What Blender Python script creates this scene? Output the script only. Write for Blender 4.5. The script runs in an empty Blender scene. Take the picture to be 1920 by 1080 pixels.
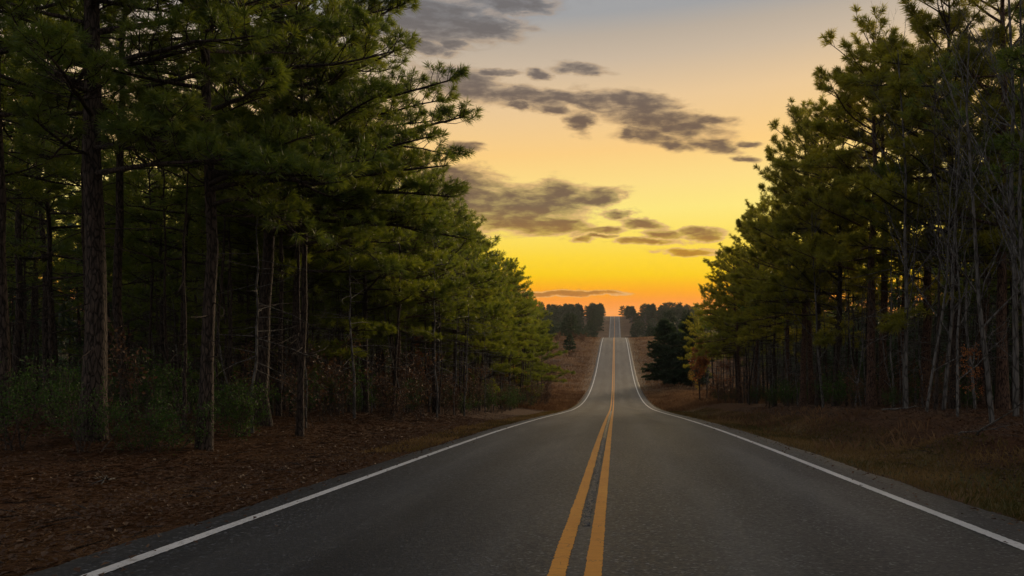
import bpy, math, random
import numpy as np
from math import radians as R

rng = np.random.default_rng(7)
random.seed(7)
S = bpy.context.scene
COL = S.collection

# ------------------------------------------------------------------ camera
F = 1500.0                     # focal length in pixels of a 1920 px wide frame
PX, PY = 1153.0, 600.0         # where the road's axis and the horizon fall
CAMZ = 1.25
cam = bpy.data.cameras.new('camera'); camo = bpy.data.objects.new('camera', cam); COL.objects.link(camo)
cam.sensor_width = 36.0; cam.lens = F / 1920 * 36.0
cam.shift_x = (960 - PX) / 1920; cam.shift_y = (PY - 540) / 1920
cam.clip_start = 0.05; cam.clip_end = 20000
camo.location = (0, 0, CAMZ); camo.rotation_euler = (R(90), 0, 0)
S.camera = camo
S.view_settings.view_transform = 'Standard'; S.view_settings.look = 'None'
S.view_settings.exposure = 0.0; S.view_settings.gamma = 1.0
S.view_settings.use_curve_mapping = False
S.render.engine = 'CYCLES'
S.cycles.use_denoising = True
S.cycles.max_bounces = 8; S.cycles.diffuse_bounces = 3; S.cycles.glossy_bounces = 2
S.cycles.transmission_bounces = 4; S.cycles.transparent_max_bounces = 4

SUN_AZ, SUN_EL = 25.0, 8.0     # degrees right of the road's direction, above the horizon

# ------------------------------------------------------------------ node helpers
def s2l(c):
    return tuple(((v/255)/12.92 if v/255 <= .04045 else ((v/255+.055)/1.055)**2.4) for v in c) + (1.0,)
class NT:
    def __init__(self, tree): self.t = tree; self.n = tree.nodes; self.l = tree.links
    def put(self, sock, v):
        if isinstance(v, bpy.types.NodeSocket): self.l.new(v, sock)
        elif v is not None: sock.default_value = v
    def add(self, typ, **kw):
        nd = self.n.new(typ)
        for k, v in kw.items(): setattr(nd, k, v)
        return nd
    def math(self, op, a, b=None, c=None, clamp=False):
        nd = self.add('ShaderNodeMath', operation=op, use_clamp=clamp)
        self.put(nd.inputs[0], a); self.put(nd.inputs[1], b)
        if c is not None: self.put(nd.inputs[2], c)
        return nd.outputs[0]
    def maprange(self, v, a, b, c=0.0, d=1.0, smooth=True):
        nd = self.add('ShaderNodeMapRange', interpolation_type='SMOOTHSTEP' if smooth else 'LINEAR')
        self.put(nd.inputs[0], v)
        for i, x in enumerate((a, b, c, d)): self.put(nd.inputs[i+1], x)
        return nd.outputs[0]
    def noise(self, vec, scale, detail=4, rough=.55, dist=0.0, dim='3D'):
        nd = self.add('ShaderNodeTexNoise', noise_dimensions=dim)
        if vec is not None: self.put(nd.inputs['Vector'], vec)
        nd.inputs['Scale'].default_value = scale; nd.inputs['Detail'].default_value = detail
        nd.inputs['Roughness'].default_value = rough; nd.inputs['Distortion'].default_value = dist
        return nd.outputs['Fac']
    def ramp(self, v, stops, interp='LINEAR'):
        nd = self.add('ShaderNodeValToRGB'); nd.color_ramp.interpolation = interp
        e = nd.color_ramp.elements
        while len(e) < len(stops): e.new(.5)
        for el, (p, c) in zip(e, stops): el.position = p; el.color = c if len(c) == 4 else (*c, 1)
        self.put(nd.inputs[0], v); return nd.outputs[0]
    def mix(self, f, a, b, blend='MIX'):
        nd = self.add('ShaderNodeMix', data_type='RGBA', blend_type=blend)
        self.put(nd.inputs[0], f); self.put(nd.inputs[6], a); self.put(nd.inputs[7], b)
        return nd.outputs[2]
    def mapping(self, vec, loc=(0,0,0), rot=(0,0,0), scale=(1,1,1), typ='POINT'):
        nd = self.add('ShaderNodeMapping', vector_type=typ)
        self.put(nd.inputs[0], vec); nd.inputs[1].default_value = loc
        nd.inputs[2].default_value = rot; nd.inputs[3].default_value = scale
        return nd.outputs[0]

# ------------------------------------------------------------------ sky
W = bpy.data.worlds.new('World'); S.world = W; W.use_nodes = True
w = NT(W.node_tree); w.n.clear()
tc = w.add('ShaderNodeTexCoord'); sep = w.add('ShaderNodeSeparateXYZ'); w.l.new(tc.outputs['Generated'], sep.inputs[0])
X_, Y_, Z_ = sep.outputs
hyp = w.math('SQRT', w.math('ADD', w.math('MULTIPLY', X_, X_), w.math('MULTIPLY', Y_, Y_)))
az = w.math('ARCTAN2', X_, Y_)                       # 0 along the road, + to the right
el = w.math('ARCTAN2', Z_, hyp)
eld = w.math('MULTIPLY', el, 180/math.pi)
azd = w.math('MULTIPLY', az, 180/math.pi)
def E(py): return math.degrees(math.atan((PY-py)/F))
ER = 40.0
warm = [(580, (253,152,52)), (565, (252,150,44)), (545, (253,166,2)), (515, (251,203,4)), (480, (254,214,52)), (430, (254,225,100)), (386, (254,231,126)),
        (330, (254,221,134)), (264, (253,207,131)), (170, (236,201,153)), (90, (204,184,160)), (44, (187,173,157)), (0, (162,162,163))]
stops_w = [(max(0., E(p))/ER, s2l(c)) for p, c in warm] + [(30/ER, s2l((164,166,172))), (1.0, s2l((178,180,186)))]
cool = [(0, s2l((206,196,190))), (.12, s2l((218,208,202))), (.3, s2l((212,206,203))), (.6, s2l((196,195,197))), (1, s2l((178,180,186)))]
# the warm band climbs a little higher towards the sun
eshift = w.math('MULTIPLY', w.maprange(azd, -12., 30., 1.6, -1.6, False), w.maprange(eld, 2., 14.))
en = w.math('DIVIDE', w.math('ADD', eld, eshift), ER, clamp=True)
cw = w.ramp(en, stops_w); cc = w.ramp(en, cool)
dsun = w.math('ABSOLUTE', w.math('SUBTRACT', azd, SUN_AZ-13))
sky = w.mix(w.maprange(dsun, 30., 120., 1., 0.), cc, cw)
# clouds: banks of flat stratocumulus, given by direction (azimuth, elevation)
cv = w.add('ShaderNodeCombineXYZ'); w.put(cv.inputs[0], az); w.put(cv.inputs[1], el)
cvec = cv.outputs[0]
wn = w.add('ShaderNodeTexNoise', noise_dimensions='3D'); wn.inputs['Scale'].default_value = 1; wn.inputs['Detail'].default_value = 5
wn.inputs['Roughness'].default_value = .62
w.put(wn.inputs['Vector'], w.mapping(cvec, scale=(26, 70, 1)))
wc = w.add('ShaderNodeVectorMath', operation='SUBTRACT'); w.put(wc.inputs[0], wn.outputs['Color']); wc.inputs[1].default_value = (.5,.5,.5)
wm = w.add('ShaderNodeVectorMath', operation='MULTIPLY'); w.put(wm.inputs[0], wc.outputs[0]); wm.inputs[1].default_value = (.045, .016, 0)
wa = w.add('ShaderNodeVectorMath', operation='ADD'); w.put(wa.inputs[0], cvec); w.put(wa.inputs[1], wm.outputs[0])
wvec = wa.outputs[0]
blobs = [(800,35,150,48,0),(900,52,90,22,0),(965,4,95,20,0),(790,88,65,14,5),(850,82,30,10,0),
 (880,160,95,28,10),(985,180,80,17,8),(1060,182,80,13,3),(970,196,28,9,6),(1040,206,35,10,6),(1088,228,28,20,20),
 (1110,190,60,18,8),(1195,190,90,20,9),(1245,228,120,26,12),(1330,226,52,10,5),(1215,255,60,15,8),(1262,274,50,10,8),(1335,272,50,13,10),(1392,298,26,6,4),(1180,250,22,12,8),(1405,270,28,6,5),
 (1008,138,20,9,5),(1088,130,48,11,2),(935,135,45,6,-2),(870,274,36,9,6),
 (860,338,85,26,6),(880,378,85,48,0),(1000,384,115,34,-2),(1045,358,46,22,0),(1112,372,58,18,-8),(1030,424,74,18,0),(960,412,80,26,0),
 (1158,402,30,9,-5),(1130,431,48,6,0),(1122,442,38,5,0),(1090,449,26,7,4),(1205,420,44,9,6),(1240,440,40,8,3),(1212,453,62,6,2),(1298,433,34,8,-4),(1328,441,40,11,-5),(1285,472,60,7,2),
 (1085,549,85,5,1),(1000,550,100,5,0)]
dmin = None
for (bx, by, rx, ry, tilt) in blobs:
    a = math.atan((bx-PX)/F); e = math.atan((PY-by)/F*math.cos(a))
    m = w.mapping(wvec, loc=(a, e, 0), rot=(0,0,-R(tilt)), scale=(rx*1.12/F*math.cos(a)**2, ry*1.18/F*math.cos(a)*math.cos(e)**2, 1), typ='TEXTURE')
    ln = w.add('ShaderNodeVectorMath', operation='LENGTH'); w.put(ln.inputs[0], m); d = ln.outputs['Value']
    if dmin is None: dmin = d
    else: dmin = w.math('SMOOTH_MIN', dmin, d, .25)
n1 = w.noise(w.mapping(cvec, scale=(1, 3.2, 1)), 26, 6, .62, .4)
dens = w.math('ADD', w.math('SUBTRACT', 1.0, dmin), w.math('MULTIPLY', w.math('SUBTRACT', n1, .5), 1.35))
dens = w.maprange(dens, -.28, .66)
# elsewhere in the sky the same loose cloud cover goes on
n2 = w.noise(w.mapping(cvec, loc=(3,1,0), scale=(1, 2.6, 1)), 3.2, 7, .6, .3)
away = w.math('MAXIMUM', w.maprange(w.math('ABSOLUTE', azd), 24., 40.), w.maprange(eld, 24., 32.))
dens = w.math('MAXIMUM', dens, w.math('MULTIPLY', w.maprange(n2, .52, .66), away))
ccol = w.ramp(w.math('DIVIDE', eld, ER, clamp=True), [(0, s2l((178,112,48))), (E(549)/ER, s2l((172,112,44))), (E(470)/ER, s2l((176,122,40))), (E(440)/ER, s2l((146,104,60))), (E(385)/ER, s2l((114,90,72))),
     (E(230)/ER, s2l((106,87,75))), (E(150)/ER, s2l((112,100,93))), (E(40)/ER, s2l((110,105,104))), (1, s2l((146,148,154)))])
n3 = w.noise(w.mapping(cvec, scale=(1, 3.0, 1)), 40, 5, .6)
ccol = w.mix(w.maprange(n3, .42, .78, 0., .30), ccol, sky)
rim = w.math('MULTIPLY', w.maprange(dens, .05, .4), w.maprange(dens, .85, .4))     # thin edges catch the low light
glow = w.mix(w.math('MULTIPLY', rim, w.maprange(eld, 17., 5., .18, .75)), sky, (1.0, .60, .26, 1))
sky = w.mix(w.math('MULTIPLY', dens, .97), glow, ccol)
nish = w.add('ShaderNodeTexSky', sky_type='NISHITA'); nish.sun_disc = False
nish.sun_elevation = R(SUN_EL); nish.sun_rotation = R(SUN_AZ)
nish.altitude = 200; nish.dust_density = 2.0
bg1 = w.add('ShaderNodeBackground'); w.put(bg1.inputs[0], sky); bg1.inputs[1].default_value = .98
bg2 = w.add('ShaderNodeBackground'); w.put(bg2.inputs[0], nish.outputs[0]); bg2.inputs[1].default_value = .0012
ads = w.add('ShaderNodeAddShader'); w.l.new(bg1.outputs[0], ads.inputs[0]); w.l.new(bg2.outputs[0], ads.inputs[1])
wo = w.add('ShaderNodeOutputWorld'); w.l.new(ads.outputs[0], wo.inputs[0])
W.cycles.sampling_method = 'MANUAL'; W.cycles.sample_map_resolution = 512

sl = bpy.data.lights.new('sun', 'SUN'); so = bpy.data.objects.new('sun', sl); COL.objects.link(so)
sl.energy = 4.8; sl.angle = R(24); sl.color = (1.0, .74, .46)
from mathutils import Vector
sd = Vector((math.sin(R(SUN_AZ))*math.cos(R(SUN_EL)), math.cos(R(SUN_AZ))*math.cos(R(SUN_EL)), math.sin(R(SUN_EL))))
so.rotation_euler = sd.to_track_quat('Z', 'Y').to_euler(); so.location = (30, 60, 40)

# ------------------------------------------------------------------ mesh helpers
class MB:
    """collects vertices and faces; build() links them as one mesh object"""
    def __init__(self): self.v = []; self.f = []; self.a = []; self.n = 0
    def add(self, v, faces, att=None):
        v = np.asarray(v, dtype=np.float32).reshape(-1, 3)
        for f in faces: self.f.append(np.asarray(f, dtype=np.int32) + self.n)
        self.v.append(v); self.n += len(v)
        self.a.append(np.full(len(v), .5, np.float32) if att is None else np.asarray(att, np.float32).reshape(-1))
    def mesh(self, name, mats, smooth=True, matidx=None):
        me = bpy.data.meshes.new(name)
        v = np.concatenate(self.v); me.vertices.add(len(v)); me.vertices.foreach_set('co', v.ravel())
        fl = np.concatenate([f.ravel() for f in self.f]); ks = np.concatenate([np.full(len(f), f.shape[1], np.int32) for f in self.f])
        me.loops.add(len(fl)); me.loops.foreach_set('vertex_index', fl)
        me.polygons.add(len(ks)); st = np.concatenate([[0], np.cumsum(ks)[:-1]]).astype(np.int32)
        me.polygons.foreach_set('loop_start', st)
        me.polygons.foreach_set('use_smooth', np.full(len(ks), smooth, dtype=bool))
        at = me.attributes.new('tint', 'FLOAT', 'POINT'); at.data.foreach_set('value', np.concatenate(self.a))
        for m in (mats if isinstance(mats, (list, tuple)) else [mats]): me.materials.append(m)
        me.update(calc_edges=True)
        return me
def norm(v): return v / np.maximum(np.linalg.norm(v, axis=-1, keepdims=True), 1e-9)
def tubes(mb, P, Rr, sides, att=None):
    """P (N,K,3) centre lines, Rr (N,K) radii: N tapered tubes of the same make"""
    P = np.asarray(P, float); Rr = np.asarray(Rr, float); N, K, _ = P.shape
    T = norm(np.gradient(P, axis=1))
    ref = np.where(np.abs(T[:, :1, 2:3]) > .8, np.array([1., .2, 0]), np.array([0, .1, 1.]))
    U = norm(np.cross(T, np.broadcast_to(ref, T.shape))); V = np.cross(T, U)
    th = np.arange(sides) * 2*np.pi/sides
    ring = P[:, :, None] + Rr[:, :, None, None] * (U[:, :, None]*np.cos(th)[None, None, :, None] + V[:, :, None]*np.sin(th)[None, None, :, None])
    idx = np.arange(N*K*sides).reshape(N, K, sides)
    a = idx[:, :-1]; b = idx[:, 1:]
    q = np.stack([a, np.roll(a, -1, 2), np.roll(b, -1, 2), b], -1).reshape(-1, 4)
    mb.add(ring, [q], None if att is None else np.repeat(att, K*sides))
def obj(name, me, parent=None, loc=(0,0,0), rz=0, sc=1.0):
    o = bpy.data.objects.new(name, me); COL.objects.link(o); o.parent = parent
    o.location = loc; o.rotation_euler = (0, 0, rz); o.scale = (sc, sc, sc) if not isinstance(sc, tuple) else sc
    return o
def tag(o, label=None, cat=None, group=None, kind=None):
    if label: o['label'] = label
    if cat: o['category'] = cat
    if group: o['group'] = group
    if kind: o['kind'] = kind
    return o
def smoothstep(a, b, x):
    t = np.clip((np.asarray(x, float)-a)/(b-a), 0, 1); return t*t*(3-2*t)
def vnoise(x, y, s, seed=0):
    """cheap smooth value noise"""
    r = np.random.default_rng(1000+seed).random((64, 64))
    x = np.asarray(x, float)*s + 17.3*seed; y = np.asarray(y, float)*s + 5.1*seed
    xi = np.floor(x).astype(int); yi = np.floor(y).astype(int); fx = x-xi; fy = y-yi
    fx = fx*fx*(3-2*fx); fy = fy*fy*(3-2*fy)
    g = lambda i, j: r[i % 64, j % 64]
    return (g(xi,yi)*(1-fx)+g(xi+1,yi)*fx)*(1-fy) + (g(xi,yi+1)*(1-fx)+g(xi+1,yi+1)*fx)*fy - .5

# ------------------------------------------------------------------ materials
def new_mat(name):
    m = bpy.data.materials.new(name); m.use_nodes = True; t = NT(m.node_tree)
    b = m.node_tree.nodes['Principled BSDF']; return m, t, b
def attr(t, name):
    nd = t.add('ShaderNodeAttribute', attribute_name=name); return nd.outputs['Fac']
def bump(t, b, h, strength, dist):
    nd = t.add('ShaderNodeBump'); nd.inputs['Strength'].default_value = strength; nd.inputs['Distance'].default_value = dist
    t.put(nd.inputs['Height'], h); t.l.new(nd.outputs[0], b.inputs['Normal'])
def leaf_mat(name, stops, trans, rough=.45, spec=.4, tfac=.4):
    """foliage: tinted diffuse with light passing through"""
    m, t, b = new_mat(name)
    oi = t.add('ShaderNodeObjectInfo')
    v = t.math('ADD', t.math('MULTIPLY', attr(t, 'tint'), .75), t.math('MULTIPLY', oi.outputs['Random'], .25))
    c = t.ramp(v, stops)
    t.put(b.inputs['Base Color'], c); b.inputs['Roughness'].default_value = rough; b.inputs['Specular IOR Level'].default_value = spec
    tr = t.add('ShaderNodeBsdfTranslucent'); t.put(tr.inputs[0], t.mix(1.0, c, trans, 'MULTIPLY'))
    mx = t.add('ShaderNodeMixShader'); mx.inputs[0].default_value = tfac
    t.l.new(b.outputs[0], mx.inputs[1]); t.l.new(tr.outputs[0], mx.inputs[2])
    t.l.new(mx.outputs[0], m.node_tree.nodes['Material Output'].inputs[0])
    return m
M = {}
M['needle'] = leaf_mat('pine_needle', [(0, (.036,.072,.028)), (.4, (.072,.120,.032)), (.75, (.11,.155,.034)), (1, (.16,.18,.036))], (2.6,1.9,.5,1), tfac=.5)
M['lit_olive'] = leaf_mat('lit_olive_pine_needle', [(0, (.050,.072,.016)), (.4, (.096,.128,.024)), (.75, (.145,.172,.030)), (1, (.20,.20,.04))], (1.9,1.7,.5,1), tfac=.5)  # pine needle copy with yellow-green sunlight put into its colour
M['lit_gold'] = leaf_mat('lit_gold_pine_needle', [(0, (.08,.095,.022)), (.4, (.16,.175,.034)), (.75, (.21,.22,.04)), (1, (.27,.25,.05))], (1.9,1.6,.5,1), tfac=.5)  # brighter needle copy, light on the right-hand crowns painted into the colour
M['cedar'] = leaf_mat('cedar_needle', [(0, (.018,.034,.018)), (.6, (.030,.054,.022)), (1, (.05,.075,.026))], (1.5,1.5,.8,1), tfac=.25)
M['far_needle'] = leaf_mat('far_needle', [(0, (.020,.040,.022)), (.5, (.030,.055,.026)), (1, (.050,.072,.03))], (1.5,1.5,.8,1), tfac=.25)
M['holly'] = leaf_mat('glossy_leaf', [(0, (.020,.045,.012)), (.6, (.04,.085,.02)), (1, (.08,.12,.03))], (1.6,1.6,.6,1), rough=.6, spec=.22, tfac=.3)
M['russet'] = leaf_mat('russet_leaf', [(0, (.12,.045,.018)), (.5, (.22,.085,.03)), (1, (.34,.16,.05))], (1.4,1.1,.8,1), tfac=.4)
M['yellowleaf'] = leaf_mat('yellow_leaf', [(0, (.14,.13,.02)), (.5, (.30,.22,.03)), (1, (.45,.26,.05))], (1.4,1.2,.7,1), tfac=.45)
M['dryleaf'] = leaf_mat('dry_fallen_leaf', [(0, (.05,.022,.010)), (.4, (.072,.037,.018)), (.75, (.14,.078,.038)), (1, (.33,.24,.15))], (1.2,1,.8,1), rough=.6, spec=.3, tfac=.15)
M['straw'] = leaf_mat('pine_straw', [(0, (.045,.022,.010)), (.5, (.10,.050,.022)), (1, (.22,.13,.065))], (1.2,1,.8,1), rough=.6, spec=.3, tfac=.15)
M['drygrass'] = leaf_mat('dry_grass', [(0, (.09,.052,.029)), (.5, (.19,.114,.062)), (1, (.36,.25,.14))], (1.2,1,.8,1), rough=.6, spec=.2, tfac=.35)
M['greengrass'] = leaf_mat('verge_grass', [(0, (.06,.06,.02)), (.3, (.09,.08,.026)), (.55, (.17,.11,.045)), (1, (.30,.20,.10))], (1.2,1.2,.7,1), rough=.55, spec=.2, tfac=.35)

def bark(name, c0, c1, c2, sc=9.0, moss=0.0):
    m, t, b = new_mat(name)
    tcn = t.add('ShaderNodeTexCoord'); p = tcn.outputs['Object']
    pm = t.mapping(p, scale=(1, 1, .28))
    vo = t.add('ShaderNodeTexVoronoi', feature='DISTANCE_TO_EDGE'); vo.inputs['Scale'].default_value = sc*1.9; t.put(vo.inputs['Vector'], pm)
    n = t.noise(pm, sc*2.4, 6, .65)
    crack = t.maprange(t.math('ADD', vo.outputs['Distance'], t.math('MULTIPLY', t.math('SUBTRACT', n, .5), .35)), -.02, .16)
    h = t.math('ADD', t.math('MULTIPLY', crack, .7), t.math('MULTIPLY', n, .5))
    c = t.mix(t.maprange(n, .35, .7), (*c1, 1), (*c2, 1)); c = t.mix(crack, (*c0, 1), c)
    t.put(b.inputs['Base Color'], c); b.inputs['Roughness'].default_value = .85; b.inputs['Specular IOR Level'].default_value = .25
    bump(t, b, h, .9, .035); return m
M['bark'] = bark('pine_bark', (.013,.010,.008), (.045,.034,.028), (.088,.064,.050))
M['redbark'] = bark('reddish_pine_bark', (.022,.013,.010), (.085,.050,.034), (.17,.10,.068))
M['grey'] = bark('grey_smooth_bark', (.05,.047,.043), (.105,.099,.092), (.17,.16,.148), 5.0)
M['twig'] = bark('dark_twig_bark', (.03,.022,.018), (.07,.052,.042), (.11,.085,.07), 14.)

# asphalt: aggregate, worn wheel tracks, stains
def asphalt():
    m, t, b = new_mat('asphalt')
    tcn = t.add('ShaderNodeTexCoord'); p = tcn.outputs['Object']
    sp = t.add('ShaderNodeSeparateXYZ'); t.l.new(p, sp.inputs[0])
    fine = t.noise(p, 95, 3, .7); mid = t.noise(p, 22, 4, .6)
    vo = t.add('ShaderNodeTexVoronoi'); vo.inputs['Scale'].default_value = 48; t.put(vo.inputs['Vector'], p)
    big = t.noise(t.mapping(p, scale=(1, .16, 1)), .55, 5, .6, .3)
    band = t.noise(t.mapping(p, scale=(1, .03, 1)), 1.3, 4, .6, .4)
    stone = t.maprange(vo.outputs['Color'], .72, .98)
    base = t.mix(t.maprange(fine, .3, .75), (.009,.0102,.0128,1), (.027,.030,.0355,1))
    base = t.mix(t.math('MULTIPLY', stone, .8), base, (.185,.195,.21,1))
    # worn paler tracks where the wheels run
    def track(x0, wd): return t.maprange(t.math('ABSOLUTE', t.math('SUBTRACT', sp.outputs[0], x0)), wd, 0., 0., 1.)
    tr = track(-2.7, .55)
    for x0 in (-1.15, .85, 2.35): tr = t.math('MAXIMUM', tr, track(x0, .55))
    tr = t.math('MULTIPLY', tr, t.maprange(band, .3, .65, .25, 1.))
    base = t.mix(t.math('MULTIPLY', tr, .42), base, (.085,.087,.09,1))
    oil = t.math('MAXIMUM', track(-1.95, .38), track(1.6, .38)); base = t.mix(t.math('MULTIPLY', oil, t.maprange(big, .35, .6, .15, .6)), base, (.008,.008,.009,1))
    base = t.mix(t.maprange(big, .44, .66, 0., .62), base, (.016,.016,.018,1))
    base = t.mix(t.maprange(band, .52, .78, 0., .35), base, (.10,.096,.09,1))
    t.put(b.inputs['Base Color'], base)
    rg = t.math('ADD', t.maprange(mid, .3, .7, .44, .58), t.math('MULTIPLY', big, .14))
    t.put(b.inputs['Roughness'], rg); b.inputs['Specular IOR Level'].default_value = .26
    b.inputs['Sheen Weight'].default_value = .015; b.inputs['Sheen Roughness'].default_value = .22; b.inputs['Sheen Tint'].default_value = (1,.93,.88,1)   # warm sheen added to brighten the road at grazing view
    h = t.math('ADD', t.math('MULTIPLY', fine, .6), t.math('MULTIPLY', vo.outputs['Distance'], .5))
    bump(t, b, h, .7, .006); return m
M['asphalt'] = asphalt()
def paint(name, c, cw, wear=.75):
    m, t, b = new_mat(name)
    tcn = t.add('ShaderNodeTexCoord'); p = tcn.outputs['Object']
    fine = t.noise(p, 110, 4, .7); big = t.noise(t.mapping(p, scale=(1, .3, 1)), 3.0, 4, .6)
    cr = t.add('ShaderNodeTexVoronoi', feature='DISTANCE_TO_EDGE'); cr.inputs['Scale'].default_value = 7.0
    t.put(cr.inputs['Vector'], t.mapping(t.mix(.06, p, t.add('ShaderNodeTexNoise').outputs['Color'], 'ADD'), scale=(.5, 1.6, 1)))
    crk = t.maprange(cr.outputs['Distance'], .0, .022, 1., 0.)
    col = t.mix(t.maprange(big, .3, .7), (*c, 1), (*cw, 1))
    col = t.mix(t.maprange(fine, .55, .82, 0., wear), col, (.06,.055,.05,1))
    col = t.mix(t.math('MULTIPLY', crk, .55), col, (.05,.045,.04,1))
    t.put(b.inputs['Base Color'], col); b.inputs['Roughness'].default_value = .6; b.inputs['Specular IOR Level'].default_value = .35
    bump(t, b, t.math('SUBTRACT', fine, t.math('MULTIPLY', crk, .6)), .6, .004); return m
M['white'] = paint('white_road_paint', (.50,.50,.49), (.62,.61,.60))
M['yellow'] = paint('yellow_road_paint', (.58,.225,.016), (.66,.275,.024))
def joint():
    m, t, b = new_mat('ravelled_joint')
    tcn = t.add('ShaderNodeTexCoord'); p = tcn.outputs['Object']
    n = t.noise(p, 45, 4, .7); v = t.add('ShaderNodeTexVoronoi'); v.inputs['Scale'].default_value = 60; t.put(v.inputs['Vector'], p)
    c = t.mix(t.maprange(n, .35, .7), (.012,.012,.013,1), (.06,.058,.056,1))
    c = t.mix(t.math('MULTIPLY', t.maprange(v.outputs['Color'], .75, 1.), .7), c, (.26,.25,.24,1))
    t.put(b.inputs['Base Color'], c); b.inputs['Roughness'].default_value = .38
    bump(t, b, t.math('ADD', n, v.outputs['Distance']), 1., .012); return m
M['joint'] = joint()
def ground_mat():
    m, t, b = new_mat('woodland_ground')
    tcn = t.add('ShaderNodeTexCoord'); p = tcn.outputs['Object']
    n1 = t.noise(p, 9, 6, .7); n2 = t.noise(p, .7, 5, .6, .4); n3 = t.noise(p, 45, 4, .7); n4 = t.noise(t.mapping(p, scale=(.35, 1, 1)), .16, 5, .6, .5)
    lit = t.ramp(t.math('ADD', t.math('MULTIPLY', n1, .6), t.math('MULTIPLY', n3, .4)), [(.3, (.020,.011,.007)), (.5, (.062,.028,.013)), (.68, (.11,.055,.025))])
    fld = t.ramp(t.math('ADD', t.math('MULTIPLY', n2, .45), t.math('MULTIPLY', n4, .6)), [(.36, (.050,.029,.017)), (.5, (.11,.064,.036)), (.64, (.20,.125,.072))])
    n5 = t.noise(t.mapping(p, scale=(.12, 1, 1)), 1.6, 6, .7, .8)
    fld = t.mix(t.maprange(n5, .42, .62, 0., .75), fld, (.045,.026,.015,1))
    fld = t.mix(t.maprange(n3, .4, .65, 0., .6), fld, (.075,.045,.026,1))
    grs = t.mix(t.maprange(n2, .4, .6), (.12,.075,.032,1), (.055,.062,.020,1))
    grs = t.mix(t.maprange(n1, .4, .7, 0., .6), grs, (.14,.08,.035,1))
    c = t.mix(attr(t, 'field'), lit, fld); c = t.mix(attr(t, 'grass'), c, grs)
    t.put(b.inputs['Base Color'], c); b.inputs['Roughness'].default_value = .95; b.inputs['Specular IOR Level'].default_value = .1
    bump(t, b, t.math('ADD', n1, t.math('MULTIPLY', n3, .5)), .8, .06); return m
M['ground'] = ground_mat()

# ------------------------------------------------------------------ terrain and road
PROF = np.array([(-400,9),(-150,5.5),(-60,2.9),(-30,1.25),(0,-1.24),(5.28,-1.69),(10.5,-2.14),(15.1,-2.53),(23.7,-3.29),(35.4,-4.40),(55,-6.34),(70,-7.75),(90.5,-9.22),
  (116,-10.1),(143,-9.8),(178,-7.95),(218,-5.78),(239,-5.40),(262,-5.9),(300,-9.0),(360,-13.5),(420,-14.6),(495,-11.2),(570,-4.7),(630,1.6),(657,2.95),(690,3.0),(800,-1.0),(1000,-8),(2000,-14),(9000,-16)], float)
PROF[:,1] += CAMZ
def _hermite(xp, yp, x):
    d = np.diff(yp)/np.diff(xp); mm = np.zeros_like(yp); mm[0] = d[0]; mm[-1] = d[-1]
    h = np.diff(xp); mm[1:-1] = (d[:-1]*h[1:]+d[1:]*h[:-1])/(h[1:]+h[:-1])
    i = np.clip(np.searchsorted(xp, x)-1, 0, len(xp)-2); hh = h[i]; t = (x-xp[i])/hh
    return (2*t**3-3*t**2+1)*yp[i]+(t**3-2*t**2+t)*hh*mm[i]+(-2*t**3+3*t**2)*yp[i+1]+(t**3-t**2)*hh*mm[i+1]
def roadz(y): return _hermite(PROF[:,0], PROF[:,1], np.asarray(y, float))
EL, ERT = -3.93, 3.81          # pavement edges
def ground(x, y):
    x = np.asarray(x, float); y = np.asarray(y, float)
    dl = EL-x; dr = x-ERT; d = np.maximum(np.maximum(dl, dr), 0)
    near = 1-smoothstep(85, 120, y)
    gl = .42*smoothstep(1.2, 5.5, dl)*(.55+.45*smoothstep(5, 24, y)) + .014*np.clip(dl-5, 0, 60)
    gr = -.05*smoothstep(.5, 1.3, dr)*(1-smoothstep(1.6, 2.4, dr)) + .55*smoothstep(1.7, 4.3, dr) + .015*np.clip(dr-5, 0, 60)
    bank = np.where(x < 0, gl, gr)*(.25+.75*near)
    field = (1-near)*(.010*np.clip(d, 0, 40) + .25*np.sin(y*.16+x*.05)*smoothstep(3, 9, d)*(1-smoothstep(200, 235, y)))
    nz = (vnoise(x, y, .33, 1)*.28 + vnoise(x, y, 1.1, 2)*.10 + vnoise(x, y, 3.1, 3)*.04)*smoothstep(.25, 2.6, d)
    hills = vnoise(x, y, .012, 5)*5*smoothstep(40, 120, np.abs(x)) + vnoise(x, y, .02, 6)*3*smoothstep(420, 560, y)*smoothstep(14, 40, d)
    z = roadz(y)-.03+bank+field+nz+hills - .02*smoothstep(0, .4, d)
    inside = (x > EL+.12) & (x < ERT-.12)
    return np.where(inside, roadz(y)-.16, z)
def axis(parts): return np.unique(np.round(np.concatenate([np.arange(a, b, s) for a, b, s in parts]), 3))
gx = axis([(-2400,-600,300),(-600,-120,60),(-120,-30,6),(-30,-12,1),(-12,-3.5,.25),(-3.5,3.5,1.4),(3.5,12,.25),(12,30,1),(30,120,6),(120,600,60),(600,2401,300)])
gy = axis([(-400,-20,20),(-20,2,1),(2,35,.3),(35,130,.8),(130,260,2),(260,700,6),(700,1200,40),(1200,3001,300)])
GX, GY = np.meshgrid(gx, gy); GZ = ground(GX, GY)
nx, ny = len(gx), len(gy); idx = np.arange(nx*ny).reshape(ny, nx)
q = np.stack([idx[:-1,:-1], idx[:-1,1:], idx[1:,1:], idx[1:,:-1]], -1).reshape(-1, 4)
mb = MB(); mb.add(np.stack([GX,GY,GZ], -1), [q]); gme = mb.mesh('ground', M['ground'])
fieldm = smoothstep(80, 98, GY+vnoise(GX, GY, .12, 7)*14)*np.where(GX < 0, 1-smoothstep(0, 5, -GX-13-.06*(GY-90)), 1-smoothstep(0, 5, GX-12-.09*(GY-90)))
dR = GX-ERT; dL = EL-GX
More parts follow.
